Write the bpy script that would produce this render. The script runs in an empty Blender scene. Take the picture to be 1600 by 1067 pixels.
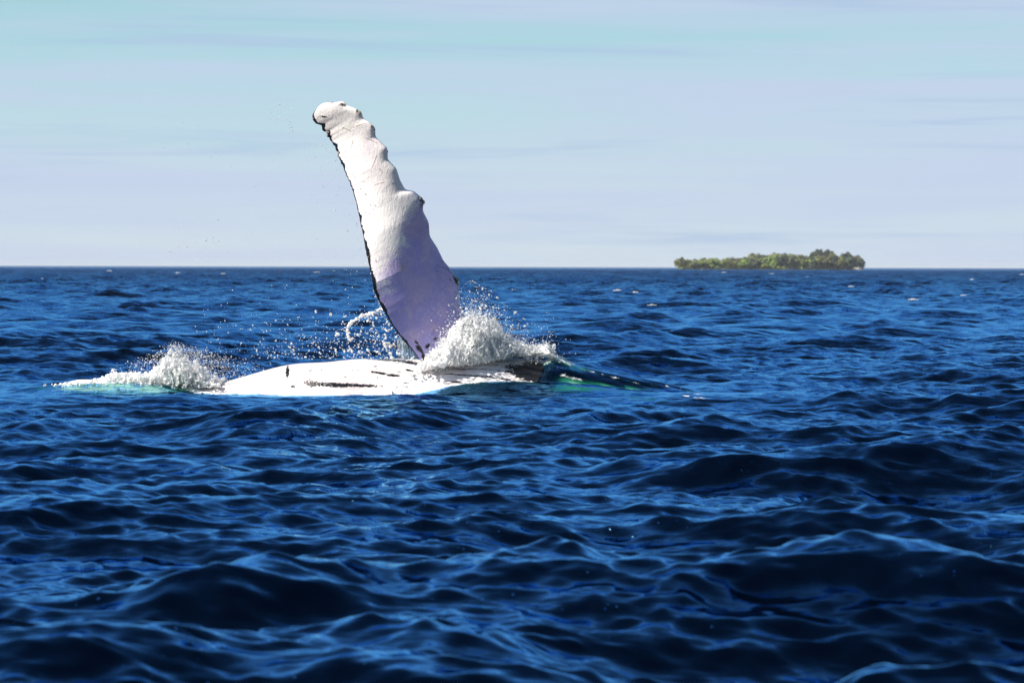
import bpy, bmesh, math, random
import numpy as np
from mathutils import Vector, Matrix, kdtree, noise as mnoise

R = math.radians
rng = np.random.default_rng(7)
random.seed(7)
scene = bpy.context.scene
COL = scene.collection

# ------------------------------------------------------------------ camera
CAM_H = 2.2
F_PX = 4444.0                       # focal length in pixels of the 1600 px wide photograph (100 mm lens)
PITCH = math.atan((533.5 - 417.0) / F_PX)
cam_d = bpy.data.cameras.new("camera")
cam_d.lens = 100.0
cam_d.sensor_width = 36.0
cam_d.clip_start = 0.1
cam_d.clip_end = 60000.0
cam_d.dof.use_dof = True
cam_d.dof.focus_distance = 50.0
cam_d.dof.aperture_fstop = 3.2
cam = bpy.data.objects.new("camera", cam_d)
COL.objects.link(cam)
cam.location = (0, 0, CAM_H)
cam.rotation_euler = (Matrix.Rotation(R(90) - PITCH, 3, 'X') @ Matrix.Rotation(R(0.14), 3, 'Z')).to_euler()
scene.camera = cam

# ------------------------------------------------------------------ light
SUN_EL, SUN_AZ = R(41), R(-106)      # azimuth from +Y (view direction) clockwise: the sun stands to the left, a touch behind the camera
sun_dir = Vector((math.cos(SUN_EL) * math.sin(SUN_AZ), math.cos(SUN_EL) * math.cos(SUN_AZ), math.sin(SUN_EL)))
sd = bpy.data.lights.new("sun", 'SUN')
sd.energy = 5.0
sd.angle = R(0.53)
sd.color = (1.0, 0.935, 0.83)
sun = bpy.data.objects.new("sun", sd)
COL.objects.link(sun)
sun.rotation_euler = (-sun_dir).to_track_quat('-Z', 'Y').to_euler()

world = bpy.data.worlds.new("World")
scene.world = world
world.use_nodes = True


class NT:
    """small helper round a node tree"""
    def __init__(self, tree):
        self.t = tree
        self.t.nodes.clear()

    def n(self, kind, **kw):
        nd = self.t.nodes.new(kind)
        for k, v in kw.items():
            if k.startswith('i_'):
                key = k[2:]
                nd.inputs[int(key) if key.isdigit() else key.replace('_', ' ')].default_value = v
            else:
                setattr(nd, k, v)
        return nd

    def l(self, a, b):
        self.t.links.new(a, b)

    def val(self, sock, v):
        if isinstance(v, (int, float, tuple, list)):
            sock.default_value = v
        else:
            self.l(v, sock)

    def math(self, op, a, b=None, c=None, clamp=False):
        nd = self.t.nodes.new('ShaderNodeMath')
        nd.operation = op
        nd.use_clamp = clamp
        self.val(nd.inputs[0], a)
        if b is not None:
            self.val(nd.inputs[1], b)
        if c is not None:
            self.val(nd.inputs[2], c)
        return nd.outputs[0]

    def vmath(self, op, a, b=None):
        nd = self.t.nodes.new('ShaderNodeVectorMath')
        nd.operation = op
        self.val(nd.inputs[0], a)
        if b is not None:
            self.val(nd.inputs['Scale'] if op == 'SCALE' else nd.inputs[1], b)
        return nd.outputs[0]

    def mix(self, f, a, b, blend='MIX'):
        nd = self.t.nodes.new('ShaderNodeMix')
        nd.data_type = 'RGBA'
        nd.blend_type = blend
        self.val(nd.inputs[0], f)
        self.val(nd.inputs[6], a)
        self.val(nd.inputs[7], b)
        return nd.outputs[2]

    def smooth(self, x, lo, hi, a=0.0, b=1.0):
        nd = self.t.nodes.new('ShaderNodeMapRange')
        nd.interpolation_type = 'SMOOTHSTEP'
        self.val(nd.inputs[0], x)
        nd.inputs[1].default_value = lo
        nd.inputs[2].default_value = hi
        nd.inputs[3].default_value = a
        nd.inputs[4].default_value = b
        return nd.outputs[0]

    def noise(self, vec, scale, detail=2.0, rough=0.5, dist=0.0, color=False):
        nd = self.t.nodes.new('ShaderNodeTexNoise')
        self.val(nd.inputs['Vector'], vec)
        nd.inputs['Scale'].default_value = scale
        nd.inputs['Detail'].default_value = detail
        nd.inputs['Roughness'].default_value = rough
        nd.inputs['Distortion'].default_value = dist
        return nd.outputs['Color' if color else 0]

    def attr(self, name, out='Fac'):
        nd = self.t.nodes.new('ShaderNodeAttribute')
        nd.attribute_name = name
        return nd.outputs[out]

    def mapping(self, vec, scale=(1, 1, 1), loc=(0, 0, 0), rot=(0, 0, 0)):
        nd = self.t.nodes.new('ShaderNodeMapping')
        self.val(nd.inputs[0], vec)
        nd.inputs['Location'].default_value = loc
        nd.inputs['Rotation'].default_value = rot
        nd.inputs['Scale'].default_value = scale
        return nd.outputs[0]


def build_world():
    T = NT(world.node_tree)
    sky = T.n('ShaderNodeTexSky')
    sky.sky_type = 'NISHITA'
    sky.sun_disc = False
    sky.sun_elevation = SUN_EL
    sky.sun_rotation = SUN_AZ % (2 * math.pi)
    sky.altitude = 0.0
    sky.air_density = 1.0
    sky.dust_density = 0.4
    sky.ozone_density = 2.0
    tc = T.n('ShaderNodeTexCoord')
    d = tc.outputs['Generated']
    sep = T.n('ShaderNodeSeparateXYZ')
    T.l(d, sep.inputs[0])
    z = sep.outputs[2]
    # a pale veil low over the sea, with long streaks of thin high cloud in it that thin out overhead
    m1 = T.noise(T.mapping(d, (2.0, 2.0, 36.0), (0.3, 0.0, 0.55)), 1.0, 5.0, 0.55, 0.35)
    m2 = T.noise(T.mapping(d, (5.0, 5.0, 120.0), (3.1, 0.4, 1.7), (0, R(0.5), 0)), 1.0, 4.0, 0.6, 0.6)
    haze = T.smooth(z, 0.0, 0.19, 0.95, 0.0)
    aqua = T.mix(T.smooth(z, 0.0, 0.10), (6.3, 7.4, 8.0, 1), (3.4, 7.2, 8.1, 1))
    col = T.mix(haze, sky.outputs[0], aqua)
    fade = T.smooth(z, 0.05, 0.26, 1.0, 0.03)
    col = T.mix(T.math('MULTIPLY', T.math('MULTIPLY', T.smooth(m1, 0.36, 0.62), fade), 0.85, clamp=True), col, (5.4, 6.2, 8.1, 1))
    col = T.mix(T.math('MULTIPLY', T.math('MULTIPLY', T.smooth(m2, 0.50, 0.72), fade), 0.62, clamp=True), col, (3.9, 5.2, 7.4, 1))
    bg = T.n('ShaderNodeBackground')
    T.l(col, bg.inputs[0])
    bg.inputs[1].default_value = 0.062
    out = T.n('ShaderNodeOutputWorld')
    T.l(bg.outputs[0], out.inputs[0])


build_world()
scene.view_settings.view_transform = 'Standard'
scene.view_settings.look = 'None'
scene.view_settings.gamma = 1.0
scene.view_settings.exposure = 0.75
scene.view_settings.use_curve_mapping = False
scene.render.engine = 'CYCLES'
scene.cycles.use_denoising = True
scene.cycles.max_bounces = 12
scene.cycles.diffuse_bounces = 6
scene.cycles.glossy_bounces = 1
scene.cycles.transparent_max_bounces = 24
scene.cycles.sample_clamp_indirect = 6.0
scene.cycles.caustics_reflective = False
scene.cycles.caustics_refractive = False


def at(px, py, D):
    """world point seen at a pixel of the 1600 x 1067 photograph, at distance D"""
    return np.array([(px - 800.0) / F_PX * D, D, CAM_H - (py - 417.0) / F_PX * D])


def new_mat(name):
    m = bpy.data.materials.new(name)
    m.use_nodes = True
    return m, NT(m.node_tree)


def make_mesh(name, verts, faces, smooth=True, attrs=None):
    """verts (n,3), faces an (m,k) array or list of such arrays"""
    me = bpy.data.meshes.new(name)
    if not isinstance(faces, (list, tuple)):
        faces = [faces]
    verts = np.asarray(verts, dtype=np.float32)
    me.vertices.add(len(verts))
    me.vertices.foreach_set('co', verts.ravel())
    nl = sum(f.size for f in faces)
    nf = sum(len(f) for f in faces)
    me.loops.add(nl)
    me.polygons.add(nf)
    me.loops.foreach_set('vertex_index', np.concatenate([f.ravel() for f in faces]).astype(np.int32))
    sizes = np.concatenate([np.full(len(f), f.shape[1]) for f in faces])
    starts = np.concatenate([[0], np.cumsum(sizes)[:-1]]).astype(np.int32)
    me.polygons.foreach_set('loop_start', starts)
    me.update(calc_edges=True)
    me.polygons.foreach_set('use_smooth', np.full(nf, smooth))
    for k, v in (attrs or {}).items():
        a = me.attributes.new(k, 'FLOAT', 'POINT')
        a.data.foreach_set('value', np.asarray(v, dtype=np.float32).ravel())
    me.update()
    return me


def link(name, me, mat=None, parent=None, **props):
    o = bpy.data.objects.new(name, me)
    COL.objects.link(o)
    if mat is not None and not me.materials:
        me.materials.append(mat)
    if parent is not None:
        o.parent = parent
    for k, v in props.items():
        o[k] = v
    return o


def sstep(x, a, b):
    t = np.clip((x - a) / (b - a), 0, 1)
    return t * t * (3 - 2 * t)


# ------------------------------------------------------------------ the whale's body as a formula (the sea needs it too)
# spine stations: x, top height, radius, spine distance
_ST = np.array([
    # x      top    R      y
    [4.60, -0.55, 0.05, 50.20],
    [4.40, -0.40, 0.30, 50.20],
    [3.90, -0.22, 0.62, 50.20],
    [3.20, -0.03, 0.95, 50.15],
    [2.40, 0.15, 1.18, 50.10],
    [1.50, 0.33, 1.32, 50.05],
    [0.60, 0.50, 1.40, 50.00],
    [0.10, 0.56, 1.40, 50.00],
    [-0.60, 0.575, 1.38, 50.00],
    [-1.40, 0.585, 1.32, 50.00],
    [-2.40, 0.575, 1.18, 50.00],
    [-3.40, 0.50, 0.98, 50.00],
    [-4.20, 0.385, 0.78, 50.00],
    [-4.90, 0.21, 0.62, 50.00],
    [-5.60, 0.06, 0.50, 50.00],
    [-6.50, -0.02, 0.40, 50.00],
    [-7.50, 0.02, 0.33, 50.00],
    [-8.30, 0.00, 0.27, 50.00],
    [-9.00, -0.10, 0.10, 50.00],
])[::-1]


def _pchip(xs, x0, y0):
    h = np.diff(x0)
    dl = np.diff(y0) / h
    m = np.zeros_like(y0)
    m[1:-1] = np.where(dl[1:] * dl[:-1] > 0, 2 * dl[1:] * dl[:-1] / np.where(np.abs(dl[1:] + dl[:-1]) < 1e-9, 1, dl[1:] + dl[:-1]), 0)
    m[0], m[-1] = dl[0], dl[-1]
    xs = np.clip(xs, x0[0], x0[-1])
    i = np.clip(np.searchsorted(x0, xs) - 1, 0, len(x0) - 2)
    t = (xs - x0[i]) / h[i]
    return ((2 * t**3 - 3 * t**2 + 1) * y0[i] + (t**3 - 2 * t**2 + t) * h[i] * m[i]
            + (-2 * t**3 + 3 * t**2) * y0[i + 1] + (t**3 - t**2) * h[i] * m[i + 1])


def body_at(x):
    return _pchip(x, _ST[:, 0], _ST[:, 1]), _pchip(x, _ST[:, 0], _ST[:, 2]), _pchip(x, _ST[:, 0], _ST[:, 3])


def body_top(x, y):
    """height of the whale's back over (x, y); very low outside it"""
    t, r, yc = body_at(x)
    q = r * r - (y - yc) ** 2
    z = np.where(q > 0, t - r + np.sqrt(np.maximum(q, 0)), -3.0 - 2 * np.abs(y - yc))
    return np.where((x > _ST[0, 0]) & (x < _ST[-1, 0]), z, -6.0)


# ------------------------------------------------------------------ the sea
G = 9.81
WIND = R(-78)                       # waves run towards the camera and to the right


def spectrum_tile(L, N, lam_lo, lam_hi, alpha, lam_peak, seed, spread=1.4):
    g = np.random.default_rng(seed)
    k1 = 2 * np.pi * np.fft.fftfreq(N, L / N)
    kx, ky = np.meshgrid(k1, k1, indexing='xy')
    k = np.hypot(kx, ky)
    k[0, 0] = 1e9
    kp = 2 * np.pi / lam_peak
    th = np.arctan2(ky, kx) - WIND
    D = np.cos(th / 2.0) ** 2
    D = D ** (2 * spread)
    S = alpha * k ** -4.0 * np.exp(-(kp / k) ** 2) * D * 0.8
    lo, hi = 2 * np.pi / lam_hi, 2 * np.pi / lam_lo
    S *= sstep(k, lo * 0.9, lo * 1.1) * (1 - sstep(k, hi * 0.9, hi * 1.1))
    amp = np.sqrt(S) * (2 * np.pi / L)
    H = amp * (g.standard_normal((N, N)) + 1j * g.standard_normal((N, N)))
    H[0, 0] = 0
    h = np.fft.ifft2(H).real * N * N
    dx = np.fft.ifft2(1j * kx / k * H).real * N * N
    dy = np.fft.ifft2(1j * ky / k * H).real * N * N
    return L, N, np.stack([h, dx, dy], -1).astype(np.float32)


def tile_sample(tile, x, y, ang, ox=0.0, oy=0.0):
    L, N, A = tile
    c, s = math.cos(ang), math.sin(ang)
    u = ((c * x + s * y + ox) / L * N) % N
    v = ((-s * x + c * y + oy) / L * N) % N
    i = np.floor(u).astype(np.int32)
    j = np.floor(v).astype(np.int32)
    fu = (u - i)[:, None].astype(np.float32)
    fv = (v - j)[:, None].astype(np.float32)
    i %= N
    j %= N
    i1, j1 = (i + 1) % N, (j + 1) % N
    r = (A[j, i] * (1 - fu) + A[j, i1] * fu) * (1 - fv) + (A[j1, i] * (1 - fu) + A[j1, i1] * fu) * fv
    return np.stack([r[:, 0], c * r[:, 1] - s * r[:, 2], s * r[:, 1] + c * r[:, 2]], -1)


T_BIG = spectrum_tile(173.0, 512, 4.5, 40.0, 0.038, 6.0, 11, 2.6)
T_MID = spectrum_tile(43.0, 1024, 0.8, 4.5, 0.0130, 6.5, 23, 2.2)
T_SML = spectrum_tile(9.7, 512, 0.16, 0.8, 0.0190, 6.5, 37, 1.6)


def waves(x, y, spacing):
    """height and sideways shift of the open sea; bands the grid cannot carry fade out"""
    out = np.zeros((len(x), 3), np.float32)
    for tile, ang, lam, o in ((T_BIG, 0.0, 6.0, 31.0), (T_MID, 0.21, 1.6, 12.0), (T_SML, -0.17, 0.34, 3.0)):
        w = 1 - sstep(spacing, lam * 0.35, lam * 0.9)
        m = w > 0.002
        if m.any():
            out[m] += tile_sample(tile, x[m], y[m], ang, o, o * 0.7) * w[m, None].astype(np.float32)
    return out


def geo(a, b, ratio):
    n = int(math.ceil(math.log(b / a) / math.log(ratio)))
    return a * (b / a) ** (np.arange(n) / n)


def whale_calm(x, y):
    """0 close round the whale, 1 on the open sea"""
    ax = np.maximum(np.abs(x + 3.0) - 5.6, 0)
    ay = np.where(y < 50, np.maximum(48.9 - y, 0) * 0.55, np.maximum(y - 50.6, 0) * 0.7)
    return sstep(np.hypot(ax, ay), 0.0, 4.0)


def sea_surface(x, y, spacing):
    w = waves(x, y, spacing)
    calm = whale_calm(x, y)
    w *= (0.26 + 0.74 * calm)[:, None].astype(np.float32)
    w *= (1 + 1.0 * sstep(np.hypot(x, y), 90, 420))[:, None].astype(np.float32)
    # a few larger crests close to the boat, steep in front and long behind
    for cx, cy, hh, wd, rot in ((-1.62, 17.2, 0.27, 0.75, 0.10), (0.02, 14.6, 0.26, 1.05, -0.16), (2.75, 18.2, 0.24, 0.95, 0.08), (1.75, 13.2, 0.20, 0.8, -0.10), (-2.3, 14.8, 0.20, 0.8, 0.14), (2.0, 29.5, 0.26, 1.0, 0.05)):
        m = (np.abs(x - cx) < 4) & (np.abs(y - cy) < 5)
        u = (x[m] - cx) * math.cos(rot) + (y[m] - cy) * math.sin(rot)
        v = -(x[m] - cx) * math.sin(rot) + (y[m] - cy) * math.cos(rot) - 0.12 * u * u
        w[m, 0] += (hh * np.exp(-(u / wd) ** 2) * np.where(v < 0, np.exp(-(v / 0.42) ** 2), np.exp(-(v / 1.5) ** 2))).astype(np.float32)
    X = x + w[:, 1] * 0.75
    Y = y + w[:, 2] * 0.75
    Z = w[:, 0].astype(np.float64)
    foam = np.zeros(len(x))
    aer = np.zeros(len(x))
    near = (np.abs(X + 1.5) < 9.5) & (np.abs(Y - 50) < 5)
    if near.any():
        xn, yn, zn = X[near], Y[near], Z[near]
        t, r, yc = body_at(xn)
        top = body_top(xn, yn)
        # over the head and the tail stock the water runs over the animal as a film
        tail = 1 - sstep(xn, -6.2, -5.2)
        head = sstep(xn, 0.2, 0.75)
        film = np.maximum(head, tail)
        inx = sstep(xn, -8.9, -7.6) * (1 - sstep(xn, 2.6, 4.4))
        # the bow wave: a smooth sheet drawn over the head, running out in a long thin ridge
        rise = np.where(xn > 0, _pchip(xn, np.array([-9.0, 0.3, 0.75, 1.2, 2.0, 2.7, 3.3, 4.6]), np.array([0.3, 0.60, 0.64, 0.44, 0.22, 0.13, 0.06, 0.0])),
                        _pchip(xn, np.array([-9.0, -8.5, -7.6, -6.6, -5.8, -5.2, -4.0, 4.6]), np.array([0.0, 0.05, 0.20, 0.22, 0.17, 0.12, 0.0, 0.0])))
        fall = np.where(yn < yc + 0.1, np.where(xn > 0, 0.95, 0.75), 0.5)
        hump = rise * np.exp(-(np.abs(yn - yc - 0.1) / fall) ** 1.8) * inx * film
        # water heaped against the chest on the near side
        side = 0.21 * np.exp(-((yn - 48.85) / 0.55) ** 2) * sstep(xn, -2.1, -0.7) * (1 - sstep(xn, 0.9, 3.4))
        zn2 = zn + np.maximum(hump, side)
        cover = np.where((film > 0.02) & (top > -1), top + 0.075, -9)
        zn2 = np.where(cover > zn2, zn2 + (cover - zn2) * film, zn2)
        edge = np.exp(-((zn2 - top) / 0.06) ** 2) * (1 - film) * (top > -1) * (1 - sstep(xn, -0.5, 0.0))
        zn2 = zn2 + 0.03 * edge
        depth = zn2 - top
        reach = 0.22 + 0.20 * sstep(xn, -2.0, 0.0) + 0.12 * tail
        a = np.exp(-np.maximum(depth, 0) / reach) * inx
        a = np.maximum(a, 0.52 * side / 0.21 * (0.6 + 0.4 * np.sin(xn * 2.3 + yn)))
        a = np.maximum(a, 1.0 * np.exp(-((yn - 49.35 + 0.05 * np.sin(xn * 3)) / 0.62) ** 2) * tail * inx)
        a = np.maximum(a, 0.38 * np.exp(-((yn - 48.75) / 0.22) ** 2) * sstep(xn, -6, -5) * (1 - sstep(xn, -4.6, -3.6)))
        # seen through the sheet: the pale wash along its crest, the dark flank under it, the white chest below
        q = zn2 / np.maximum(rise * inx, 0.08) + 0.04 * np.sin(xn * 2.6 + 0.7) * (xn > 0)
        fr_side = head * (yn < yc + 0.15)
        band = fr_side * sstep(q, 0.46, 0.58) * (1 - sstep(q, 0.80, 0.92)) * (1 - sstep(xn, 1.3, 2.6))
        a = np.maximum(a, (0.85 - 0.18 * np.clip(xn, 0, 4)) * fr_side * sstep(q, 0.05, 0.25) * (1 - sstep(q, 0.46, 0.58)) * sstep(xn, 0.3, 1.0) * (1 - sstep(xn, 2.2, 3.3)))
        a = a * (1 - 0.93 * band) * (1 - 0.9 * sstep(xn, 0.8, 1.7) * sstep(q, 0.34, 0.5))
        a = a * (1 - 0.92 * sstep(xn, -0.2, 0.2) * (1 - sstep(xn, 0.6, 1.1)) * (yn < yc + 0.15) * (yn > 49.0) * (1 - np.clip(sstep(q, 0.8, 0.9), 0, 1)))
        foam_t = tail * np.exp(-((yn - yc - 0.02) / 0.42) ** 2) * sstep(xn, -8.4, -7.7) * (1 - sstep(xn, -5.6, -5.0))
        wash = sstep(xn, 0.1, 0.4) * (yn < yc + 0.2) * sstep(q, 0.70 + 0.06 * np.sin(xn * 11), 0.92) * (1 - sstep(xn, 0.7, 1.6))
        foam_h = 0.60 * wash
        a = np.maximum(a, 0.9 * wash)
        foam_h = np.maximum(foam_h, 0.55 * fr_side * np.exp(-((q - 0.52) / 0.06) ** 2) * (1 - sstep(xn, 1.4, 2.6)))
        wake = sstep(xn, 0.9, 1.4) * (1 - sstep(xn, 2.9, 3.9)) * (yn < yc + 0.3) * np.exp(-((q - 0.97) / 0.10) ** 2)
        foam_h = np.maximum(foam_h, 0.50 * wake)
        a = np.maximum(a, 0.25 * wake)
        # torn foam washing along the near side of the belly
        yw = yc - np.sqrt(np.maximum(r * r - (r - t) ** 2, 0))
        foam_b = 0.62 * np.exp(-(np.maximum(yw - yn, 0) / 0.30) ** 1.5) * (1 - sstep(yn, yw + 0.1, yw + 0.4)) * sstep(xn, -6.4, -5.4) * (1 - sstep(xn, -0.9, 0.2))
        edge = np.maximum(edge, np.maximum(np.maximum(foam_t, foam_h), foam_b))
        Z[near] = zn2
        aer[near] = a
        foam[near] = edge * 0.9
    return X, Y, Z, foam, aer


def build_sea():
    r = np.concatenate([geo(3.0, 12.0, 1.012), geo(12.0, 90.0, 1.0025), geo(90.0, 500.0, 1.004), np.arange(500.0, 2000.0, 3.0), geo(2000.0, 45000.0, 1.02), [45000.0]])
    half = R(12.0)
    nfine = 336
    grow = 2 * half / (nfine - 1) * np.cumsum(1.085 ** np.arange(1, 39))      # columns widen step by step to either side
    back = np.linspace(half + grow[-1], 2 * np.pi - half - grow[-1], 26)[1:-1]
    th = np.concatenate([np.linspace(-half, half, nfine), half + grow, back, 2 * np.pi - half - grow[::-1]])
    nt, nr = len(th), len(r)
    RR, TT = np.meshgrid(r, th, indexing='ij')
    x = (RR * np.sin(TT)).ravel()
    y = (RR * np.cos(TT)).ravel()
    dr = np.gradient(r)
    dth = np.maximum(np.diff(np.append(th, 2 * np.pi - half)), np.roll(np.diff(np.append(th, 2 * np.pi - half)), 1))
    sp = np.maximum(dr[:, None] * 0.8, r[:, None] * dth[None, :]).ravel()
    X, Y, Z, foam, aer = sea_surface(x, y, sp)
    i = np.arange(nr - 1)[:, None]
    j = np.arange(nt)[None, :]
    j1 = (j + 1) % nt
    quads = np.stack([i * nt + j, (i + 1) * nt + j, (i + 1) * nt + j1, i * nt + j1], -1).reshape(-1, 4)
    verts = np.stack([X, Y, Z], -1)
    c = len(verts)
    verts = np.vstack([verts, [[0, 0, 0]]])
    fan = np.stack([np.full(nt, c), np.arange(nt), (np.arange(nt) + 1) % nt], -1)
    me = make_mesh('sea', verts, [quads[:, ::-1], fan[:, ::-1]], attrs={'foam': np.append(foam, 0), 'aerated': np.append(aer, 0)})
    return me


def sea_material():
    m, T = new_mat('sea_water')
    geo_n = T.n('ShaderNodeNewGeometry')
    P, N = geo_n.outputs['Position'], geo_n.outputs['Normal']
    flat = T.vmath('MULTIPLY', P, (1, 1, 0))
    ln = T.t.nodes.new('ShaderNodeVectorMath')
    ln.operation = 'LENGTH'
    T.l(flat, ln.inputs[0])
    dist = ln.outputs['Value']
    # ripples too short for the mesh: their slopes are added to the normal; far out they blend into roughness
    tot = None
    for sc, sx, amp, det, off in ((1.3, 0.40, 0.42, 2.0, 5.0), (5.0, 0.33, 0.85, 3.0, 17.0), (17.0, 0.4, 0.34, 2.0, 41.0)):
        c = T.noise(T.mapping(flat, (sx, 1, 1), (off, off * 2, 0), (0, 0, R(12))), sc, det, 0.55, 0.0, color=True)
        v = T.vmath('SCALE', T.vmath('SUBTRACT', c, (0.5, 0.5, 0.5)), amp)
        tot = v if tot is None else T.vmath('ADD', tot, v)
    tot = T.vmath('SCALE', tot, T.smooth(dist, 70.0, 500.0, 1.0, 3.8))
    # here and there a steep little facet that can catch the sun
    vo = T.n('ShaderNodeTexVoronoi')
    T.l(flat, vo.inputs['Vector'])
    vo.inputs['Scale'].default_value = 22.0
    few = T.math('MULTIPLY', T.smooth(vo.outputs['Distance'], 0.13, 0.20, 1.0, 0.0), T.smooth(T.noise(flat, 0.9, 2.0), 0.56, 0.62))
    sc3 = T.n('ShaderNodeSeparateColor')
    T.l(vo.outputs['Color'], sc3.inputs[0])
    few = T.math('MULTIPLY', few, T.smooth(sc3.outputs[2], 0.84, 0.85))
    tot = T.vmath('ADD', tot, T.vmath('SCALE', T.vmath('SUBTRACT', vo.outputs['Color'], (0.5, 0.5, 0.5)), T.math('MULTIPLY', few, 4.4)))
    nrm = T.vmath('NORMALIZE', T.vmath('ADD', N, T.vmath('MULTIPLY', tot, (1, 1, 0))))
    rough = T.smooth(dist, 40.0, 900.0, 0.09, 0.20)
    aer = T.attr('aerated')
    foam = T.attr('foam')
    breakup = T.noise(T.mapping(P, (1, 0.6, 1)), 7.0, 4.0, 0.65)
    deep = (0.0003, 0.0014, 0.0050, 1)
    swirl = T.noise(T.mapping(P, (0.8, 2.0, 1.0), (3, 1, 0), (0, 0, R(8))), 2.6, 4.0, 0.6, 0.9)
    ae = T.math('ADD', aer, T.math('MULTIPLY', T.math('SUBTRACT', swirl, 0.5), 0.9))
    green = T.mix(T.smooth(ae, 0.15, 0.6), (0.003, 0.030, 0.035, 1), (0.014, 0.16, 0.088, 1))
    green = T.mix(T.smooth(ae, 0.6, 1.15), green, (0.33, 0.60, 0.47, 1))
    a2 = T.math('MULTIPLY', T.smooth(aer, 0.03, 0.6), T.smooth(breakup, 0.25, 0.6, 0.6, 1.0))
    base = T.mix(a2, deep, green)
    dif = T.n('ShaderNodeBsdfDiffuse')
    T.l(base, dif.inputs[0])
    fr = T.n('ShaderNodeFresnel')
    fr.inputs[0].default_value = 1.37
    T.l(nrm, fr.inputs[1])
    gl = T.n('ShaderNodeBsdfGlossy')
    gl.distribution = 'GGX'
    gl.inputs['Color'].default_value = (0.19, 0.55, 1.0, 1)
    T.l(rough, gl.inputs['Roughness'])
    T.l(nrm, gl.inputs['Normal'])
    mx = T.n('ShaderNodeMixShader')
    T.l(T.smooth(fr.outputs[0], 0.0, 0.46, 0.006, 1.0), mx.inputs[0])
    T.l(dif.outputs[0], mx.inputs[1])
    T.l(gl.outputs[0], mx.inputs[2])
    white = T.n('ShaderNodeBsdfDiffuse')
    white.inputs[0].default_value = (0.82, 0.84, 0.85, 1)
    ff = T.smooth(T.math('ADD', foam, T.math('SUBTRACT', breakup, 0.5)), 0.35, 0.6)
    ff = T.math('MULTIPLY', ff, T.smooth(foam, 0.02, 0.2))
    mx2 = T.n('ShaderNodeMixShader')
    T.l(ff, mx2.inputs[0])
    T.l(mx.outputs[0], mx2.inputs[1])
    T.l(white.outputs[0], mx2.inputs[2])
    out = T.n('ShaderNodeOutputMaterial')
    T.l(mx2.outputs[0], out.inputs[0])
    return m


M_SEA = sea_material()
sea = link('sea', build_sea(), M_SEA, kind='structure', label='deep blue choppy sea reaching to the horizon')


# ------------------------------------------------------------------ the whale
# outline of the raised flipper as measured in the photograph (1600 px frame), tip to root
TRAIL = [(488, 167), (484, 180.6), (487, 188.5), (498.5, 197.5), (507.5, 207.6), (517.6, 222), (525.5, 238), (532, 254), (540, 272), (550, 296.5),
         (557, 321), (562.6, 348), (568, 368.5), (572, 391.5), (580, 423), (586.6, 454.5), (599, 481.5), (612.5, 504), (626, 524), (644, 545), (657.5, 562), (674, 585), (690, 610)]
LEAD = [(497, 164.5), (505, 161), (513, 159), (525.5, 162), (537, 161.5), (546, 169), (557, 173), (566, 178), (569, 188.5), (579.5, 195), (587, 202),
        (588, 216.6), (597.5, 225.6), (606, 233.5), (607, 251.5), (620, 265), (625.6, 283), (633.5, 297.6), (647, 300), (662, 312), (660.5, 330), (669.5, 348),
        (670.6, 368.5), (673, 373), (683, 389), (691, 407), (706, 425), (716.5, 442), (715, 456), (718, 477), (725, 504), (737, 535), (752, 565), (775, 600)]
AX = np.array([0.4235, 0.9059])          # span direction in the picture plane
PX = np.array([0.9059, -0.4235])         # chord direction
FD = 50.0                                # the flipper stands at this distance
MPP = FD / F_PX                          # metres per photo pixel there


def _edge(pts):
    p = np.array(pts, float)
    t, o = p @ AX, p @ PX
    k = np.argsort(t)
    return t[k], o[k]


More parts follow.
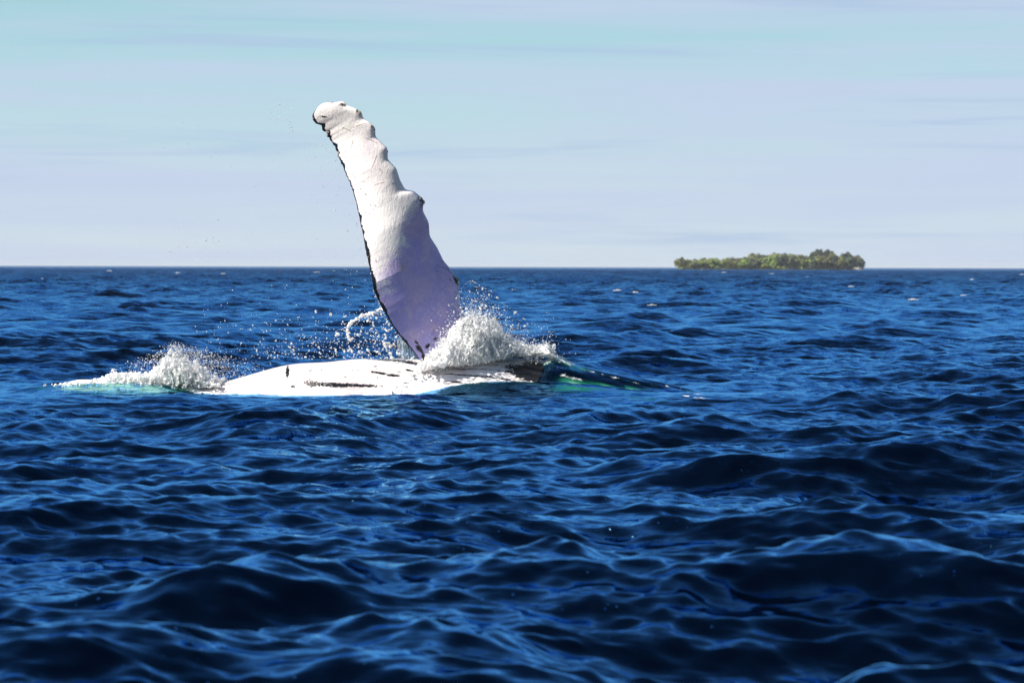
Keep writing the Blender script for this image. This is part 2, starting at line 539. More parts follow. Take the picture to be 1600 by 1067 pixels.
def build_flipper():
    """closed loft; u runs round the section, s along the span.  Returns verts, quads and per-vertex (s_px, chord 0..1, side)"""
    t0, t1, NS, NU = 361.5, 836.0, 560, 112
    tl, ol = _edge(TRAIL)
    tr, orr = _edge(LEAD)
    w = np.linspace(0, 1, NS) ** 1.12
    ts = t0 + (t1 - t0) * w
    L = np.interp(ts, tl, ol)
    Rr = np.interp(ts, tr, orr)
    # ragged trailing edge, as barnacle-bitten skin is
    g = np.random.default_rng(5)
    rag = np.interp(ts, np.linspace(t0, t1, 150), g.normal(0, 1, 150))
    L = L + rag * (1.2 * sstep(ts, 372, 385) * (1 - sstep(ts, 430, 520)) + 0.25)
    ker = np.exp(-0.5 * (np.arange(-7, 8) / 2.2) ** 2)
    ker /= ker.sum()
    Rr = np.convolve(np.pad(Rr, 7, 'edge'), ker, 'valid')
    # round the tip off
    tip = np.clip((ts - t0) / 14.0, 0, 1)
    cx0 = np.interp(t0, tl, ol) * 0.4 + np.interp(t0, tr, orr) * 0.6
    L = cx0 + (L - cx0) * np.sqrt(tip * (2 - tip))
    Rr = cx0 + (Rr - cx0) * np.sqrt(tip * (2 - tip))
    mid, half = (L + Rr) / 2, np.maximum((Rr - L) / 2, 0.05)
    phi = np.interp(ts, [361, 420, 520, 590, 650, 740, 840], [R(-44), R(-43), R(-20), R(10), R(37), R(43), R(40)])
    # depth of the flipper's middle line: bowed, the tip leaning away from the camera
    hgt = (617.0 - (ts * AX[1])) * MPP
    ymid = FD + np.interp(hgt, [-2.0, 0.0, 1.0, 2.0, 3.0, 4.0, 5.0, 6.0], [0.10, 0.0, -0.10, -0.12, -0.04, 0.15, 0.42, 0.7])
    a = np.linspace(0, 2 * np.pi, NU, endpoint=False)
    c = np.cos(a)                                # 1 = leading edge, -1 = trailing edge
    x01 = (1 - c) / 2
    th = 5 * (0.2969 * np.sqrt(x01) - 0.1260 * x01 - 0.3516 * x01**2 + 0.2843 * x01**3 - 0.1020 * x01**4)
    th = th / th.max() * 0.5 + 0.035 * np.sqrt(np.maximum(1 - c**2, 0))
    sgn = np.where(np.sin(a) >= 0, -1.0, 1.0)    # -1: the side that faces the camera
    thick = np.interp(ts, [361, 380, 450, 560, 700, 800, 840], [0.26, 0.27, 0.25, 0.24, 0.29, 0.42, 0.5])   # of the chord
    # knobs (tubercles) swell the leading edge where the outline bulges
    smoothR = np.convolve(np.pad(Rr, 60, 'edge'), np.ones(121) / 121, 'valid')
    bul = np.clip((Rr - smoothR) / 9.0, -0.6, 1.2)
    kk = np.exp(-0.5 * (np.arange(-40, 41) / 16.0) ** 2)
    kk /= kk.sum()
    halfs = np.minimum(np.convolve(np.pad(half, 40, 'edge'), kk, 'valid'), half * 1.25)
    mids = np.convolve(np.pad(mid, 40, 'edge'), kk, 'valid')
    bul = np.convolve(np.pad(bul, 5, 'edge'), np.ones(11) / 11, 'valid')
    V = np.zeros((NS, NU, 3))
    S = np.zeros((NS, NU))
    U = np.zeros((NS, NU))
    F = np.zeros((NS, NU))
    for i in range(NS):
        e = c * half[i]
        swell = 1 + 0.32 * bul[i] * np.exp(-((1 - c) / 0.35) ** 2)
        nrm = sgn * th * thick[i] * 2 * halfs[i] * swell
        # chord plane turned by phi: the outline in the picture stays, depth follows
        off_o = mid[i] + e + nrm * (-math.sin(phi[i])) * 0.35
        off_y = (e + mid[i] - mids[i]) * MPP * math.tan(phi[i]) + nrm * MPP * math.cos(phi[i])
        p2 = AX[None] * ts[i] + PX[None] * off_o[:, None]
        V[i, :, 0] = (p2[:, 0] - 800.0) * MPP
        V[i, :, 1] = ymid[i] + off_y
        V[i, :, 2] = CAM_H - (p2[:, 1] - 417.0) * MPP
        S[i] = ts[i]
        U[i] = x01
        F[i] = sgn
    i = np.arange(NS - 1)[:, None]
    j = np.arange(NU)[None, :]
    j1 = (j + 1) % NU
    q = np.stack([i * NU + j, i * NU + j1, (i + 1) * NU + j1, (i + 1) * NU + j], -1).reshape(-1, 4)
    verts = V.reshape(-1, 3)
    n = len(verts)
    verts = np.vstack([verts, V[0].mean(0), V[-1].mean(0)])
    jj = np.arange(NU)
    cap0 = np.stack([np.full(NU, n), (jj + 1) % NU, jj], -1)
    cap1 = np.stack([np.full(NU, n + 1), (NS - 1) * NU + jj, (NS - 1) * NU + (jj + 1) % NU], -1)
    ext = lambda A: np.append(A.ravel(), [A[0].mean(), A[-1].mean()])
    return verts, [q, cap0, cap1], ext(S), ext(U), ext(F)


def build_body():
    xs = np.concatenate([np.linspace(-9.0, -6.0, 40), np.linspace(-5.95, 2.2, 260), np.linspace(2.26, 4.6, 50)])
    NS = len(xs)
    # angle 0 = straight up, negative towards the camera; dense where it shows
    up = np.linspace(R(-100), R(75), 150)
    lo = np.linspace(R(75), R(260), 44)[1:-1]
    an = np.concatenate([up, lo])
    NU = len(an)
    t, r, yc = body_at(xs)
    V = np.zeros((NS, NU, 3))
    groove_x = sstep(xs, -1.5, -0.6)
    for i in range(NS):
        # pleats of the throat: long folds that run along the chest on the side turned to the camera
        gm = groove_x[i] * sstep(an, R(-120), R(-95)) * (1 - sstep(an, R(-12), R(6)))
        wob = 0.25 * math.sin(xs[i] * 1.7) + 0.35 * xs[i]
        ph = (an * r[i] / 0.23 + wob) * 2 * np.pi
        pleat = -0.045 * gm * np.maximum(0, np.cos(ph)) ** 3
        # a few soft swellings so that the belly is not a turned shape
        sw = 0.025 * np.sin(xs[i] * 1.3 + 2.1 * an) + 0.014 * np.sin(xs[i] * 2.9 - 3.7 * an + 1.0) + 0.008 * np.sin(xs[i] * 6.1 + 5.0 * an)
        rr = r[i] + (pleat + sw * min(1, r[i]))
        V[i, :, 0] = xs[i]
        V[i, :, 1] = yc[i] + rr * np.sin(an)
        V[i, :, 2] = t[i] - r[i] + rr * np.cos(an)
    # flukes: the tail end broadens into two lobes under water
    i = np.arange(NS - 1)[:, None]
    j = np.arange(NU)[None, :]
    j1 = (j + 1) % NU
    q = np.stack([i * NU + j, i * NU + j1, (i + 1) * NU + j1, (i + 1) * NU + j], -1).reshape(-1, 4)
    verts = V.reshape(-1, 3)
    n = len(verts)
    verts = np.vstack([verts, V[0].mean(0), V[-1].mean(0)])
    jj = np.arange(NU)
    cap0 = np.stack([np.full(NU, n), (jj + 1) % NU, jj], -1)
    cap1 = np.stack([np.full(NU, n + 1), (NS - 1) * NU + jj, (NS - 1) * NU + (jj + 1) % NU], -1)
    return verts, [q, cap0, cap1]


def blob(x, y, x0, y0, rx, ry, rot=0.0):
    c, s = math.cos(rot), math.sin(rot)
    u, v = (x - x0) * c + (y - y0) * s, -(x - x0) * s + (y - y0) * c
    return np.exp(-((u / rx) ** 2 + (v / ry) ** 2))


def build_whale():
    fv, ff, fs, fu, fside = build_flipper()
    bv, bf = build_body()
    fm, bm_ = make_mesh('f', fv, ff), make_mesh('b', bv, bf)
    for me in (fm, bm_):
        b = bmesh.new()
        b.from_mesh(me)
        bmesh.ops.recalc_face_normals(b, faces=b.faces)
        b.to_mesh(me)
        b.free()
    # the tail flukes, a flat crescent under water behind the tail stock
    fo = bpy.data.objects.new('f', fm)
    bo = bpy.data.objects.new('b', bm_)
    COL.objects.link(fo)
    COL.objects.link(bo)
    md = bo.modifiers.new('join', 'BOOLEAN')
    md.operation = 'UNION'
    md.solver = 'EXACT'
    md.object = fo
    dg = bpy.context.evaluated_depsgraph_get()
    me = bpy.data.meshes.new_from_object(bo.evaluated_get(dg))
    bpy.data.objects.remove(bo)
    bpy.data.objects.remove(fo)
    me.name = 'humpback_whale'
    n = len(me.vertices)
    co = np.zeros(n * 3, np.float32)
    me.vertices.foreach_get('co', co)
    co = co.reshape(-1, 3).astype(float)
    # picture-plane coordinates (pixels of the photograph's frame) serve to place the skin's markings
    sx = co[:, 0] / co[:, 1] * F_PX + 800
    sy = 417 - (co[:, 2] - CAM_H) / co[:, 1] * F_PX
    dark = np.zeros(n)
    tan = np.zeros(n)
    grain = np.zeros(n)
    # flipper: black along the rear edge and the far side
    kd = kdtree.KDTree(len(fv))
    for k, p in enumerate(fv):
        kd.insert(p, k)
    kd.balance()
    is_f = np.zeros(n, bool)
    S = np.zeros(n)
    U = np.zeros(n)
    SD = np.zeros(n)
    for k in range(n):
        p, idx, dist = kd.find(co[k])
        if dist < 0.004:
            is_f[k] = True
            S[k], U[k], SD[k] = fs[idx], fu[idx], fside[idx]
    f = is_f
    width = np.interp(S, [361, 382, 440, 560, 640, 700, 760, 790], [0.02, 0.08, 0.034, 0.024, 0.028, 0.026, 0.02, 0.0])
    gr = np.random.default_rng(8)
    kx = np.sort(gr.uniform(360, 800, 70))
    width = width * np.interp(S, kx, np.clip(gr.lognormal(-0.25, 0.55, 70), 0.15, 1.5))
    rim = sstep(U, 1 - width * 2.2, 1 - width * 0.6) * (width > 0.001)
    back = (SD > 0) & (U > 0.06)
    d = np.where(f, np.maximum(rim, np.where(back, 0.75, 0)), 0)
    tanf = np.zeros(n)
    for (px, py, rx, ry, am) in ((514, 163, 6, 3, .7), (534, 164, 8, 3, .9), (559, 176, 6, 4, .9), (582, 198, 6, 4, .8), (606, 240, 4, 6, .3), (550, 199, 14, 10, .35),
                                 (616, 393, 9, 6, .5), (629, 418, 6, 12, .6), (604, 416, 7, 8, .35), (620, 400, 20, 16, .25)):
        tanf = np.maximum(tanf, am * blob(sx, sy, px, py, rx, ry))
    for (px, py, rx, ry, rot, am) in ((505, 184, 8, 2.2, .15, .85), (496, 185, 3, 7, .1, .5), (657, 312, 6, 4, .8, .9), (663, 318, 4, 7, -.5, 1.0), (713, 437, 5, 10, -.5, 1.1), (558, 174, 5, 2.5, .7, .7), (535, 165, 6, 1.6, 0, .7),
                                      (582, 199, 4, 1.8, .4, .6), (655, 545, 9, 5, 0.9, .95), (661, 558, 3, 9, 0, .95), (668, 541, 6, 5, -.6, .8), (651, 536, 7, 3, .8, .8), (680, 530, 7, 3.5, -.7, .75), (676, 520, 3, 9, .45, .5)):
        d = np.maximum(d, np.where(f & (SD < 0), am * blob(sx, sy, px, py, rx, ry, rot), 0))
    # thin rake marks near the leading edge low down
    rake = np.zeros(n)
    for (x0, y0, x1, y1) in ((682, 415, 707, 428), (681, 424, 706, 440), (686, 408, 700, 413), (690, 440, 716, 462), (692, 466, 722, 498), (694, 476, 698, 492), (704, 488, 714, 500), (698, 455, 719, 478)):
        p0, p1 = np.array([x0, y0]), np.array([x1, y1])
        dd = p1 - p0
        tt = np.clip(((sx - x0) * dd[0] + (sy - y0) * dd[1]) / (dd @ dd), 0, 1)
        bend = 2.0 * np.sin(tt * np.pi)
        dist = np.hypot(sx - x0 - dd[0] * tt - bend * 0.4, sy - y0 - dd[1] * tt + bend)
        rake = np.maximum(rake, np.exp(-(dist / 1.2) ** 2))
    d = np.maximum(d, np.where(f & (SD < 0), rake * 0.62, 0))
    pink = np.zeros(n)
    for (x0, y0, x1, y1) in ((568, 215, 588, 224), (581, 262, 588, 244), (592, 263, 597, 270), (603, 273, 606, 264), (585, 289, 600, 285), (572, 193, 556, 198), (548, 232, 551, 220), (566, 284, 572, 285), (535, 200, 549, 206), (676, 522, 683, 505)):
        p0, p1 = np.array([x0, y0]), np.array([x1, y1])
        dd = p1 - p0
        tt = np.clip(((sx - x0) * dd[0] + (sy - y0) * dd[1]) / (dd @ dd), 0, 1)
        dist = np.hypot(sx - x0 - dd[0] * tt, sy - y0 - dd[1] * tt)
        pink = np.maximum(pink, np.exp(-(dist / 1.1) ** 2))
    tanf = np.where(f & (SD < 0), np.maximum(tanf, pink * 0.75), 0)
    # body: white belly with black smudges, black flank behind and towards the head
    b = ~f
    db = np.zeros(n)
    for (px, py, rx, ry, rot, am) in ((449, 581, 3.5, 12, .0, 1.0), (458, 605, 5, 2.2, .1, .9), (487, 601, 18, 6, .05, .8), (520, 602, 50, 4.5, .03, 1.0), (562, 603, 40, 3.2, .02, .95), (482, 595, 25, 7, 0, .5),
                                      (592, 583, 18, 2.6, .16, .95), (615, 587, 16, 2.6, .12, .95), (640, 579, 10, 2.2, .15, .95), (540, 590, 4, 1.5, 0, .7), (484, 580, 4, 1.5, 0, .8), (429, 580, 6, 1.5, 0, .45),
                                      (610, 563, 50, 2.6, .05, .8), (640, 567, 18, 3, .15, .95), (645, 586, 16, 2, .1, .6)):
        db = np.maximum(db, am * blob(sx, sy, px, py, rx, ry, rot))
    ang = np.arctan2(co[:, 1] - body_at(co[:, 0])[2], co[:, 2] - body_at(co[:, 0])[0] + body_at(co[:, 0])[1])
    x = co[:, 0]
    db = np.maximum(db, sstep(ang, R(30), R(55)))                                        # far flank
    hd = sstep(x + 0.8 * (ang + 0.45), -0.40, 0.25) * sstep(ang, R(-46), R(-32)) * (1 - 0.75 * sstep(ang, R(-26), R(-8)) * (1 - sstep(x, 0.1, 0.6)))
    t, r, yc = body_at(x)
    fold = np.maximum(0, np.cos((ang * r / 0.23 + 0.25 * np.sin(x * 1.7) + 0.35 * x) * 2 * np.pi)) ** 3
    db = np.maximum(db, hd)
    db = np.maximum(db, sstep(x, -1.6, -0.9) * fold * sstep(ang, R(-100), R(-85)) * (1 - sstep(ang, R(-12), R(4))) * 0.85)
    d = np.where(b, db, d)
    mauve_shade = np.where(f & (SD < 0), sstep(S + 110 * (0.5 - U), 555, 670), 0.0)  # mauve flush low on the flipper, plus painted shade there and up the leading side
    for k, v in (('dark', d), ('tan', tanf), ('mauve_shade', mauve_shade), ('belly', np.where(f, 0.0, 1.0))):
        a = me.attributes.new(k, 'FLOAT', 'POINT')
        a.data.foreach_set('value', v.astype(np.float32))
    me.polygons.foreach_set('use_smooth', np.ones(len(me.polygons), bool))
    me.update()
    return me


def skin_material():
    m, T = new_mat('whale_skin')
    P = T.n('ShaderNodeNewGeometry').outputs['Position']
    dark = T.attr('dark')
    tan = T.attr('tan')
    n1 = T.noise(P, 16.0, 5.0, 0.7)
    n2 = T.noise(T.mapping(P, (2.5, 4, 9)), 9.0, 4.0, 0.65)
    n3 = T.noise(P, 2.2, 3.0, 0.6)
    fine = T.noise(P, 55.0, 3.0, 0.6)
    e = T.math('ADD', dark, T.math('MULTIPLY', T.math('SUBTRACT', T.math('ADD', n1, n2), 1.0), 1.1))
    dk = T.math('MULTIPLY', T.smooth(e, 0.42, 0.62), T.smooth(dark, 0.05, 0.3))
    pale = T.mix(T.smooth(n3, 0.35, 0.7), (0.87, 0.83, 0.80, 1), (0.85, 0.77, 0.77, 1))
    mv = T.math('ADD', T.attr('mauve_shade'), T.math('MULTIPLY', T.math('SUBTRACT', T.math('ADD', n3, n2), 1.0), 1.3))
    pale = T.mix(T.smooth(mv, 0.25, 0.75), pale, T.mix(T.smooth(n3, 0.4, 0.65), (0.35, 0.31, 0.62, 1), (0.46, 0.37, 0.60, 1)))  # flushed skin, darkened to violet to paint in the flipper's shaded side
    pale = T.mix(T.smooth(n1, 0.5, 0.75, 0.0, 0.35), pale, (0.66, 0.58, 0.62, 1))
    bel = T.attr('belly')
    mot = T.noise(T.mapping(P, (1.2, 3, 3), (4, 0, 0)), 1.7, 5.0, 0.65, 0.6)
    pale = T.mix(T.math('MULTIPLY', bel, T.smooth(mot, 0.42, 0.70, 0.0, 0.85)), pale, (0.55, 0.46, 0.47, 1))
    # barnacle scars and diatom film: yellowish brown
    tm = T.smooth(T.math('ADD', tan, T.math('MULTIPLY', T.math('SUBTRACT', fine, 0.5), 0.9)), 0.25, 0.8)
    tm = T.math('MULTIPLY', tm, T.smooth(tan, 0.03, 0.2))
    c = T.mix(T.math('MULTIPLY', tm, 0.8), pale, (0.46, 0.33, 0.20, 1))
    # short dark flecks scattered over the pale skin
    vo = T.n('ShaderNodeTexVoronoi')
    T.l(T.mapping(P, (1, 1, 0.6), (0, 0, 0), (0.2, 0.3, 0.5)), vo.inputs['Vector'])
    vo.inputs['Scale'].default_value = 5.5
    fleck = T.math('MULTIPLY', T.smooth(vo.outputs['Distance'], 0.035, 0.075, 1.0, 0.0), T.smooth(n2, 0.5, 0.6))
    c = T.mix(T.math('MULTIPLY', fleck, 0.7), c, (0.12, 0.09, 0.09, 1))
    blk = T.mix(fine, (0.006, 0.007, 0.010, 1), (0.018, 0.018, 0.022, 1))
    c = T.mix(dk, c, blk)
    bs = T.n('ShaderNodeBsdfPrincipled')
    T.l(c, bs.inputs['Base Color'])
    T.l(T.math('MULTIPLY', T.smooth(n1, 0.3, 0.7, 0.16, 0.36), T.math('MULTIPLY_ADD', dk, -0.5, 1.0)), bs.inputs['Roughness'])
    bs.inputs['IOR'].default_value = 1.38
    bs.inputs['Subsurface Weight'].default_value = 0.0
    bp = T.n('ShaderNodeBump')
    bp.inputs['Strength'].default_value = 0.35
    bp.inputs['Distance'].default_value = 0.02
    wr = T.noise(T.mapping(P, (9, 9, 4)), 2.2, 5.0, 0.62, 0.8)
    hgt = T.math('ADD', T.math('MULTIPLY', wr, 1.6), T.math('MULTIPLY', fine, 0.06))
    hgt = T.math('SUBTRACT', hgt, T.math('MULTIPLY', tm, -0.8))
    T.l(hgt, bp.inputs['Height'])
    T.l(bp.outputs[0], bs.inputs['Normal'])
    out = T.n('ShaderNodeOutputMaterial')
    T.l(bs.outputs[0], out.inputs[0])
    return m


M_SKIN = skin_material()
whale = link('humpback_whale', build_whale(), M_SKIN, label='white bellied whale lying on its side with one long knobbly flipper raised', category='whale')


# ------------------------------------------------------------------ thrown water
def white_water_material():
    m, T = new_mat('white_water')
    P = T.n('ShaderNodeNewGeometry').outputs['Position']
    n = T.noise(P, 26.0, 3.0, 0.6)
    mx = T.n('ShaderNodeBsdfPrincipled')
    T.l(T.mix(T.smooth(n, 0.3, 0.7), (0.93, 0.95, 0.97, 1), (0.98, 0.98, 0.98, 1)), mx.inputs['Base Color'])
    mx.inputs['Subsurface Weight'].default_value = 1.0
    mx.inputs['Subsurface Radius'].default_value = (1.0, 1.0, 1.0)
    mx.inputs['Subsurface Scale'].default_value = 0.16
    mx.inputs['Roughness'].default_value = 0.3
    # bubbly water lets part of the light straight through, glassy patches more of it
    tp = T.n('ShaderNodeBsdfTransparent')
    tp.inputs[0].default_value = (0.93, 0.97, 1.0, 1)
    mg = T.n('ShaderNodeMixShader')
    T.l(T.smooth(T.noise(P, 7.0, 3.0, 0.6), 0.46, 0.72, 0.10, 0.5), mg.inputs[0])
    T.l(mx.outputs[0], mg.inputs[1])
    T.l(tp.outputs[0], mg.inputs[2])
    g = T.n('ShaderNodeBsdfGlossy')
    g.inputs['Roughness'].default_value = 0.15
    fr = T.n('ShaderNodeFresnel')
    fr.inputs[0].default_value = 1.33
    m3 = T.n('ShaderNodeMixShader')
    T.l(fr.outputs[0], m3.inputs[0])
    T.l(mg.outputs[0], m3.inputs[1])
    T.l(g.outputs[0], m3.inputs[2])
    out = T.n('ShaderNodeOutputMaterial')
    T.l(m3.outputs[0], out.inputs[0])
    return m


M_WHITE = white_water_material()


def ico():
    b = bmesh.new()
    bmesh.ops.create_icosphere(b, subdivisions=1, radius=1.0)
    v = np.array([x.co[:] for x in b.verts])
    f = np.array([[x.index for x in p.verts] for p in b.faces])
    b.free()
    return v, f


ICO_V, ICO_F = ico()


def balls(points, radii, stretch=None):
    """one mesh of many small drops; stretch (n,3) lengthens each along its flight"""
    p = np.asarray(points)
    r = np.asarray(radii)
    v = ICO_V[None] * r[:, None, None]
    if stretch is not None:
        ln = np.linalg.norm(stretch, axis=1, keepdims=True)
        u = stretch / np.maximum(ln, 1e-6)
        along = (v * u[:, None, :]).sum(-1, keepdims=True)
        v = v + along * u[:, None, :] * np.minimum(ln, 2.5)[:, None]
    v = v + p[:, None, :]
    nv = len(ICO_V)
    f = ICO_F[None] + (np.arange(len(p)) * nv)[:, None, None]
    return v.reshape(-1, 3), f.reshape(-1, 3)


def fuse(name, points, radii, voxel, melt=4):
    v, f = balls(points, radii)
    me = make_mesh(name, v, f)
    o = bpy.data.objects.new(name, me)
    COL.objects.link(o)
    md = o.modifiers.new('fuse', 'REMESH')
    md.mode = 'VOXEL'
    md.voxel_size = voxel
    md.use_smooth_shade = True
    sm = o.modifiers.new('melt', 'SMOOTH')
    sm.factor = 0.5
    sm.iterations = melt
    dg = bpy.context.evaluated_depsgraph_get()
    out = bpy.data.meshes.new_from_object(o.evaluated_get(dg))
    bpy.data.objects.remove(o)
    bpy.data.meshes.remove(me)
    out.name = name
    return out


def strands(g, n, base_fn, tip_fn, r0, r1, curl=0.06, step=0.6):
    """threads and sheets of water from base points to tips, lumpy, thinning, broken towards the end"""
    P, Q = [], []
    for k in range(n):
        a = base_fn(g)
        b, reach = tip_fn(g, a)
        ln = np.linalg.norm(b - a)
        ra = r0 * g.uniform(0.6, 1.3)
        m = max(4, int(ln / (ra * step)))
        t = np.linspace(0, 1, m)
        mid = (a + b) / 2 + g.normal(0, 1, 3) * ln * 0.13 + np.array([0, 0, ln * 0.14])
        c = (1 - t)[:, None] ** 2 * a + 2 * (t * (1 - t))[:, None] * mid + (t ** 2)[:, None] * b
        w = g.uniform(0, 6.28, 3)
        fq = g.uniform(3, 9, 3)
        c = c + curl * ln * np.stack([np.sin(fq[q] * t * 3 + w[q]) * t for q in range(3)], -1)
        r = (ra * (1 - t) + r1 * g.uniform(0.7, 1.4) * t) * (0.75 + 0.35 * np.abs(np.sin(t * g.uniform(3, 10) + w[0])))
        keep = g.random(m) > 0.12 * t ** 2
        P.append(c[keep])
        Q.append(r[keep])
    return np.vstack(P), np.concatenate(Q)


def sheets(g, n, base_fn, tip_fn, width, r0=0.0115):
    """thin torn films of water thrown up in fans, ragged at the rim and holed"""
    P, Q = [], []
    for k in range(n):
        a = base_fn(g)
        b, reach = tip_fn(g, a)
        ln = np.linalg.norm(b - a)
        side = np.array([g.uniform(0.6, 1), g.uniform(-0.8, 0.8), g.uniform(-0.1, 0.25)])
        side *= width * g.uniform(0.5, 1.3) / np.linalg.norm(side)
        nu, nv = max(6, int(np.linalg.norm(side) * 2 / 0.012)), max(6, int(ln / 0.012))
        u, v = np.meshgrid(np.linspace(-1, 1, nu), np.linspace(0, 1, nv))
        u, v = u.ravel(), v.ravel()
        ph = g.uniform(0, 6.28, 6)
        rim = 0.72 + 0.14 * np.sin(u * 5 + ph[0]) + 0.10 * np.sin(u * 13 + ph[1]) + 0.05 * np.sin(u * 29 + ph[2])
        hole = np.sin(u * 6 + ph[3] + 2 * v) * np.sin(v * 8 + ph[4]) + 0.5 * np.sin(u * 15 + v * 12 + ph[5])
        ok = (v < rim * (1 - 0.35 * u * u)) & ((hole < 0.75) | (v < 0.15))
        u, v, hole = u[ok], v[ok], hole[ok]
        c = a[None] + (b - a)[None] * v[:, None] + side[None] * (u * (0.45 + 0.8 * v))[:, None]
        c[:, 2] += ln * 0.10 * np.sin(v * 3.1)
        c[:, 1] += 0.05 * np.sin(u * 3 + ph[0] + 3 * v) + 0.02 * np.sin(v * 17 + u * 7 + ph[1])
        P.append(c)
        Q.append(np.full(len(c), r0) + 0.007 * np.exp(-((hole - 0.7) / 0.12) ** 2))
    return np.vstack(P), np.concatenate(Q)


def splash_right():
    g = np.random.default_rng(101)
    prof_x = [648, 668, 690, 712, 724, 736, 752, 770, 782, 800, 815, 832, 842, 852, 862, 868, 874]
    prof_y = [572, 548, 524, 508, 486, 478, 488, 496, 512, 524, 536, 546, 546, 528, 530, 545, 570]

    def base(g):
        px = g.choice([g.uniform(660, 790), g.uniform(690, 770), g.uniform(770, 868)], p=[.45, .35, .2])
        py = np.interp(px, [650, 700, 760, 800, 850, 870], [584, 574, 570, 560, 556, 566]) - g.uniform(0, 10)
        D = np.interp(px, [650, 720, 800, 870], [49.35, 49.55, 49.9, 50.0]) + g.normal(0, 0.22)
        return at(px, py, D)

    def tip(g, a):
        px0 = a[0] / a[1] * F_PX + 800
        px = np.clip(px0 + g.normal(2, 22), 648, 874)
        top = np.interp(px, prof_x, prof_y)
        bot = np.interp(px, [650, 700, 760, 800, 850, 870], [584, 582, 576, 566, 562, 572])
        f = 1 - g.random() ** 1.5 * 0.85
        return at(px, bot + (top - bot) * f, a[1] + g.normal(0.02, 0.22)), f

    p1, r1 = strands(g, 1500, base, tip, 0.014, 0.006, 0.10)
    p4, r4 = sheets(g, 60, base, tip, 0.15)
    # the churned foot of the splash, lying over the chest
    n = 2000
    px = np.where(g.random(n) < 0.12, g.uniform(606, 660, n), g.uniform(640, 868, n))
    bot = np.interp(px, [606, 625, 640, 660, 700, 740, 790, 830, 868], [613, 607, 600, 590, 577, 572, 561, 553, 562])
    thick = np.interp(px, [606, 640, 660, 720, 780, 830, 868], [4, 16, 24, 42, 32, 14, 24])
    py = bot - g.random(n) ** 1.3 * thick
    D = np.interp(px, [606, 640, 720, 800, 870], [48.9, 49.2, 49.55, 49.85, 50.0]) + g.normal(0, 0.10, n)
    p2 = np.stack([at(a, b, c) for a, b, c in zip(px, py, D)])
    r2 = g.uniform(0.012, 0.030, n) * np.interp(px, [640, 680, 868], [0.6, 1.0, 0.9])
    m = 420
    cx = g.uniform(668, 858, m)
    cb = np.interp(cx, [640, 660, 700, 740, 790, 830, 868], [590, 586, 572, 565, 556, 549, 558])
    ct = np.interp(cx, prof_x, prof_y)
    cy = cb - g.random(m) * np.maximum((cb - ct) * 0.62 - 4, 1)
    p3 = np.stack([at(a, b, c) for a, b, c in zip(cx, cy, np.interp(cx, [640, 720, 800, 870], [49.4, 49.65, 49.95, 50.05]) + g.normal(0, 0.10, m))])
    r3 = g.uniform(0.03, 0.075, m)
    body = fuse('splash', np.vstack([p1, p2, p3, p4]), np.concatenate([r1, r2, r3, r4]), 0.0122, 6)
    # loose drops thrown off it
    n = 5500
    px = g.normal(765, 55, n)
    px = np.where((px < 650) | (px > 905), g.uniform(680, 850, n), px)
    top = np.interp(px, prof_x, prof_y)
    py = top + 22 - np.minimum(g.exponential(17, n), 62)
    D = 49.8 + g.normal(0, 0.3, n)
    pd = np.stack([at(a, b, c) for a, b, c in zip(px, py, D)])
    rd = np.clip(g.lognormal(math.log(0.0040), 0.55, n), 0.0022, 0.022)
    v, f = balls(pd, rd, g.normal(0, 0.5, (n, 3)))
    return body, make_mesh('droplets', v, f)


